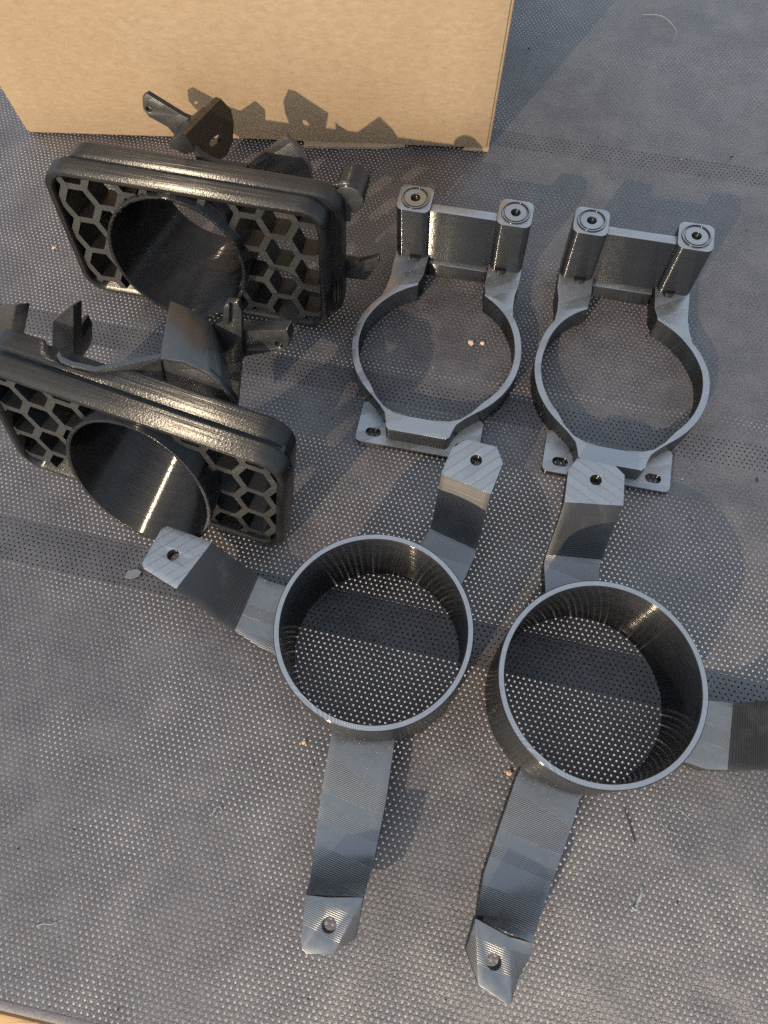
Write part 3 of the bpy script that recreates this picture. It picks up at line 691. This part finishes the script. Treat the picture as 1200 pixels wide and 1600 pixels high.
# ------------------------------------------------------------------ crumbs and lint on the mesh
def blob(name, x, y, r, mat, label, cat, n=1, flat=0.6):
    bm = bmesh.new()
    bmesh.ops.create_icosphere(bm, subdivisions=2, radius=r)
    for v in bm.verts:
        k = 1 + random.uniform(-0.28, 0.28); v.co *= k; v.co.z = v.co.z * flat
    z0 = min(v.co.z for v in bm.verts)
    bmesh.ops.translate(bm, vec=(0, 0, -z0 + 0.05), verts=bm.verts)
    o = bm_obj(name, bm, mat); o.location = (x * MM, y * MM, 0); return tag(o, label, cat)
def fibre(name, pts, r, mat, label, cat):
    bm = bmesh.new(); rows = []
    P_ = [Vector(p) for p in pts]; Q = []
    for i in range(len(P_) - 1):
        p0, p1, p2, p3 = P_[max(i - 1, 0)], P_[i], P_[i + 1], P_[min(i + 2, len(P_) - 1)]
        for k in range(5):
            s_ = k / 5; Q.append(0.5 * ((2 * p1) + (p2 - p0) * s_ + (2 * p0 - 5 * p1 + 4 * p2 - p3) * s_ ** 2 + (3 * p1 - p0 - 3 * p2 + p3) * s_ ** 3))
    Q.append(P_[-1])
    for i, p in enumerate(Q):
        d_ = (Q[min(i + 1, len(Q) - 1)] - Q[max(i - 1, 0)]).normalized(); a = d_.cross(Vector((0, 0, 1))).normalized(); b = a.cross(d_)
        rows.append([bm.verts.new(p + a * r * math.cos(t_) + b * r * math.sin(t_)) for t_ in (0, 1.57, 3.14, 4.71)])
    for A, B in zip(rows, rows[1:]):
        for i in range(4): bm.faces.new((A[i], B[i], B[(i + 1) % 4], A[(i + 1) % 4]))
    bm.faces.new(rows[0]); bm.faces.new(rows[-1][::-1])
    return tag(bm_obj(name, bm, mat), label, cat)
s = NT('crumb_tan'); M_TAN = s.set(Base_Color=s.mix(s.noise(900.0), (0.34, 0.21, 0.13), (0.5, 0.36, 0.25)), Roughness=0.8)
s = NT('lint_white'); M_LINT = s.set(Base_Color=(0.2, 0.2, 0.195), Roughness=0.8)
s = NT('lint_grey'); M_GREY = s.set(Base_Color=(0.22, 0.23, 0.23), Roughness=0.8)
s = NT('clear_film'); M_FILM = s.set(Base_Color=(0.09, 0.095, 0.1), Roughness=0.15)
s = NT('black_thread'); M_THREAD = s.set(Base_Color=(0.006, 0.006, 0.007), Roughness=0.5)
blob('crumb', 55.3, 253.0, 1.6, M_TAN, 'larger tan crumb, left one of the pair inside the clamp ring', 'crumb')
blob('crumb', 62.2, 252.3, 1.25, M_TAN, 'smaller tan crumb, right one of the pair inside the clamp ring', 'crumb')
blob('crumb', -43.6, 36.6, 1.0, M_TAN, 'pale yellow crumb just left of the left tripod ring lower leg', 'crumb')
blob('crumb', 50.8, 17.9, 1.3, M_TAN, 'tan crumb on the mesh against the lower left of the right tripod ring', 'crumb')
blob('crumb', -195.1, 339.9, 1.3, M_TAN, 'yellowish crumb on the mesh left of the honeycomb bezel beside the box', 'crumb')
blob('crumb', 160.2, 138.0, 1.1, M_LINT, 'whitish fleck on the open mesh right of the upper right tripod foot', 'crumb')
bm = bmesh.new(); prism(bm, [(-4, -1.6, 0), (-1, -2.6, 0), (3.2, -2.0, 0.4), (5, 0.6, 0.9), (2.2, 2.4, 0.7), (-2.5, 1.8, 0.2)], (), (0, 0, 0.5))
o = bm_obj('plastic_chip', bm, M_FILM, None, 0.15, 1); o.location = (-0.1306, 0.1246, 0.0003); tag(o, 'clear flake of plastic on the mesh left of the foot of the left tripod ring', 'flake')
fibre('thread', [(101.0, -0.5, 0.6), (102.2, -5, 0.9), (102.6, -9, 0.7), (103.2, -14, 0.5)], 0.33, M_THREAD, 'short black thread on the mesh below the right tripod ring', 'thread')
fibre('lint', [(103.4, -32.0, 0.6), (102.0, -35, 1.6), (100.4, -37.5, 0.9), (99.0, -40.5, 1.5), (97.8, -39.6, 0.6)], 0.55, M_GREY, 'grey tuft of lint right of the lower leg of the right tripod ring', 'lint')
fibre('lint', [(-85.8, 7.0, 0.5), (-84.4, 9.4, 1.3), (-82.6, 10.6, 1.0), (-81.4, 9.2, 0.5)], 0.3, M_LINT, 'small pale tuft of lint on the mesh left of the lower left tripod leg', 'lint')
fibre('lint', [(-161.0, -34.0, 0.5), (-157.5, -33.2, 1.2), (-154.5, -33.6, 0.9), (-152.6, -32.8, 0.5)], 0.28, M_LINT, 'small pale sliver of lint near the bottom left corner of the mesh', 'lint')
fibre('thread', [(56.5, 44.6, 0.5), (61.0, 45.6, 1.6), (66.0, 45.2, 1.4), (70.2, 43.4, 0.5)], 0.2, M_GREY, 'thin grey thread curled on the mesh inside the right tripod ring', 'thread')
fibre('thread', [(130.0, -6.4, 0.4), (124.0, -1.2, 0.9), (117.0, -3.6, 0.6), (117.4, -9.0, 0.8), (123.0, -12.0, 0.4)], 0.1, M_GREY, 'fine grey looped hair on the mesh under the right leg of the right tripod ring', 'hair')
fibre('thread', [(203.0, 520.0, 0.4), (216.0, 517.0, 0.8), (223.0, 502.0, 0.6), (219.0, 492.0, 0.4)], 0.16, M_GREY, 'grey curled hair on the mesh near the top right', 'hair')

def grit(name, n, mat, r0, r1):
    bm = bmesh.new()
    for _ in range(n):
        p = fab(random.uniform(-150, 420), random.uniform(8, 640)); r = random.uniform(r0, r1)
        m = bmesh.ops.create_icosphere(bm, subdivisions=1, radius=r)['verts']
        sx, sy = random.uniform(0.6, 2.2), random.uniform(0.5, 1.1); a = random.uniform(0, 3.14)
        for v in m:
            x, y = v.co.x * sx * random.uniform(0.7, 1.3), v.co.y * sy
            v.co = (p[0] + x * math.cos(a) - y * math.sin(a), p[1] + x * math.sin(a) + y * math.cos(a), 0.05 + r * 0.35 + v.co.z * 0.5)
    o = bm_obj(name, bm, mat); tag(o, kind='stuff')
grit('pale_grit', 110, M_LINT, 0.22, 0.5)
grit('dark_grit', 110, M_THREAD, 0.3, 0.75)
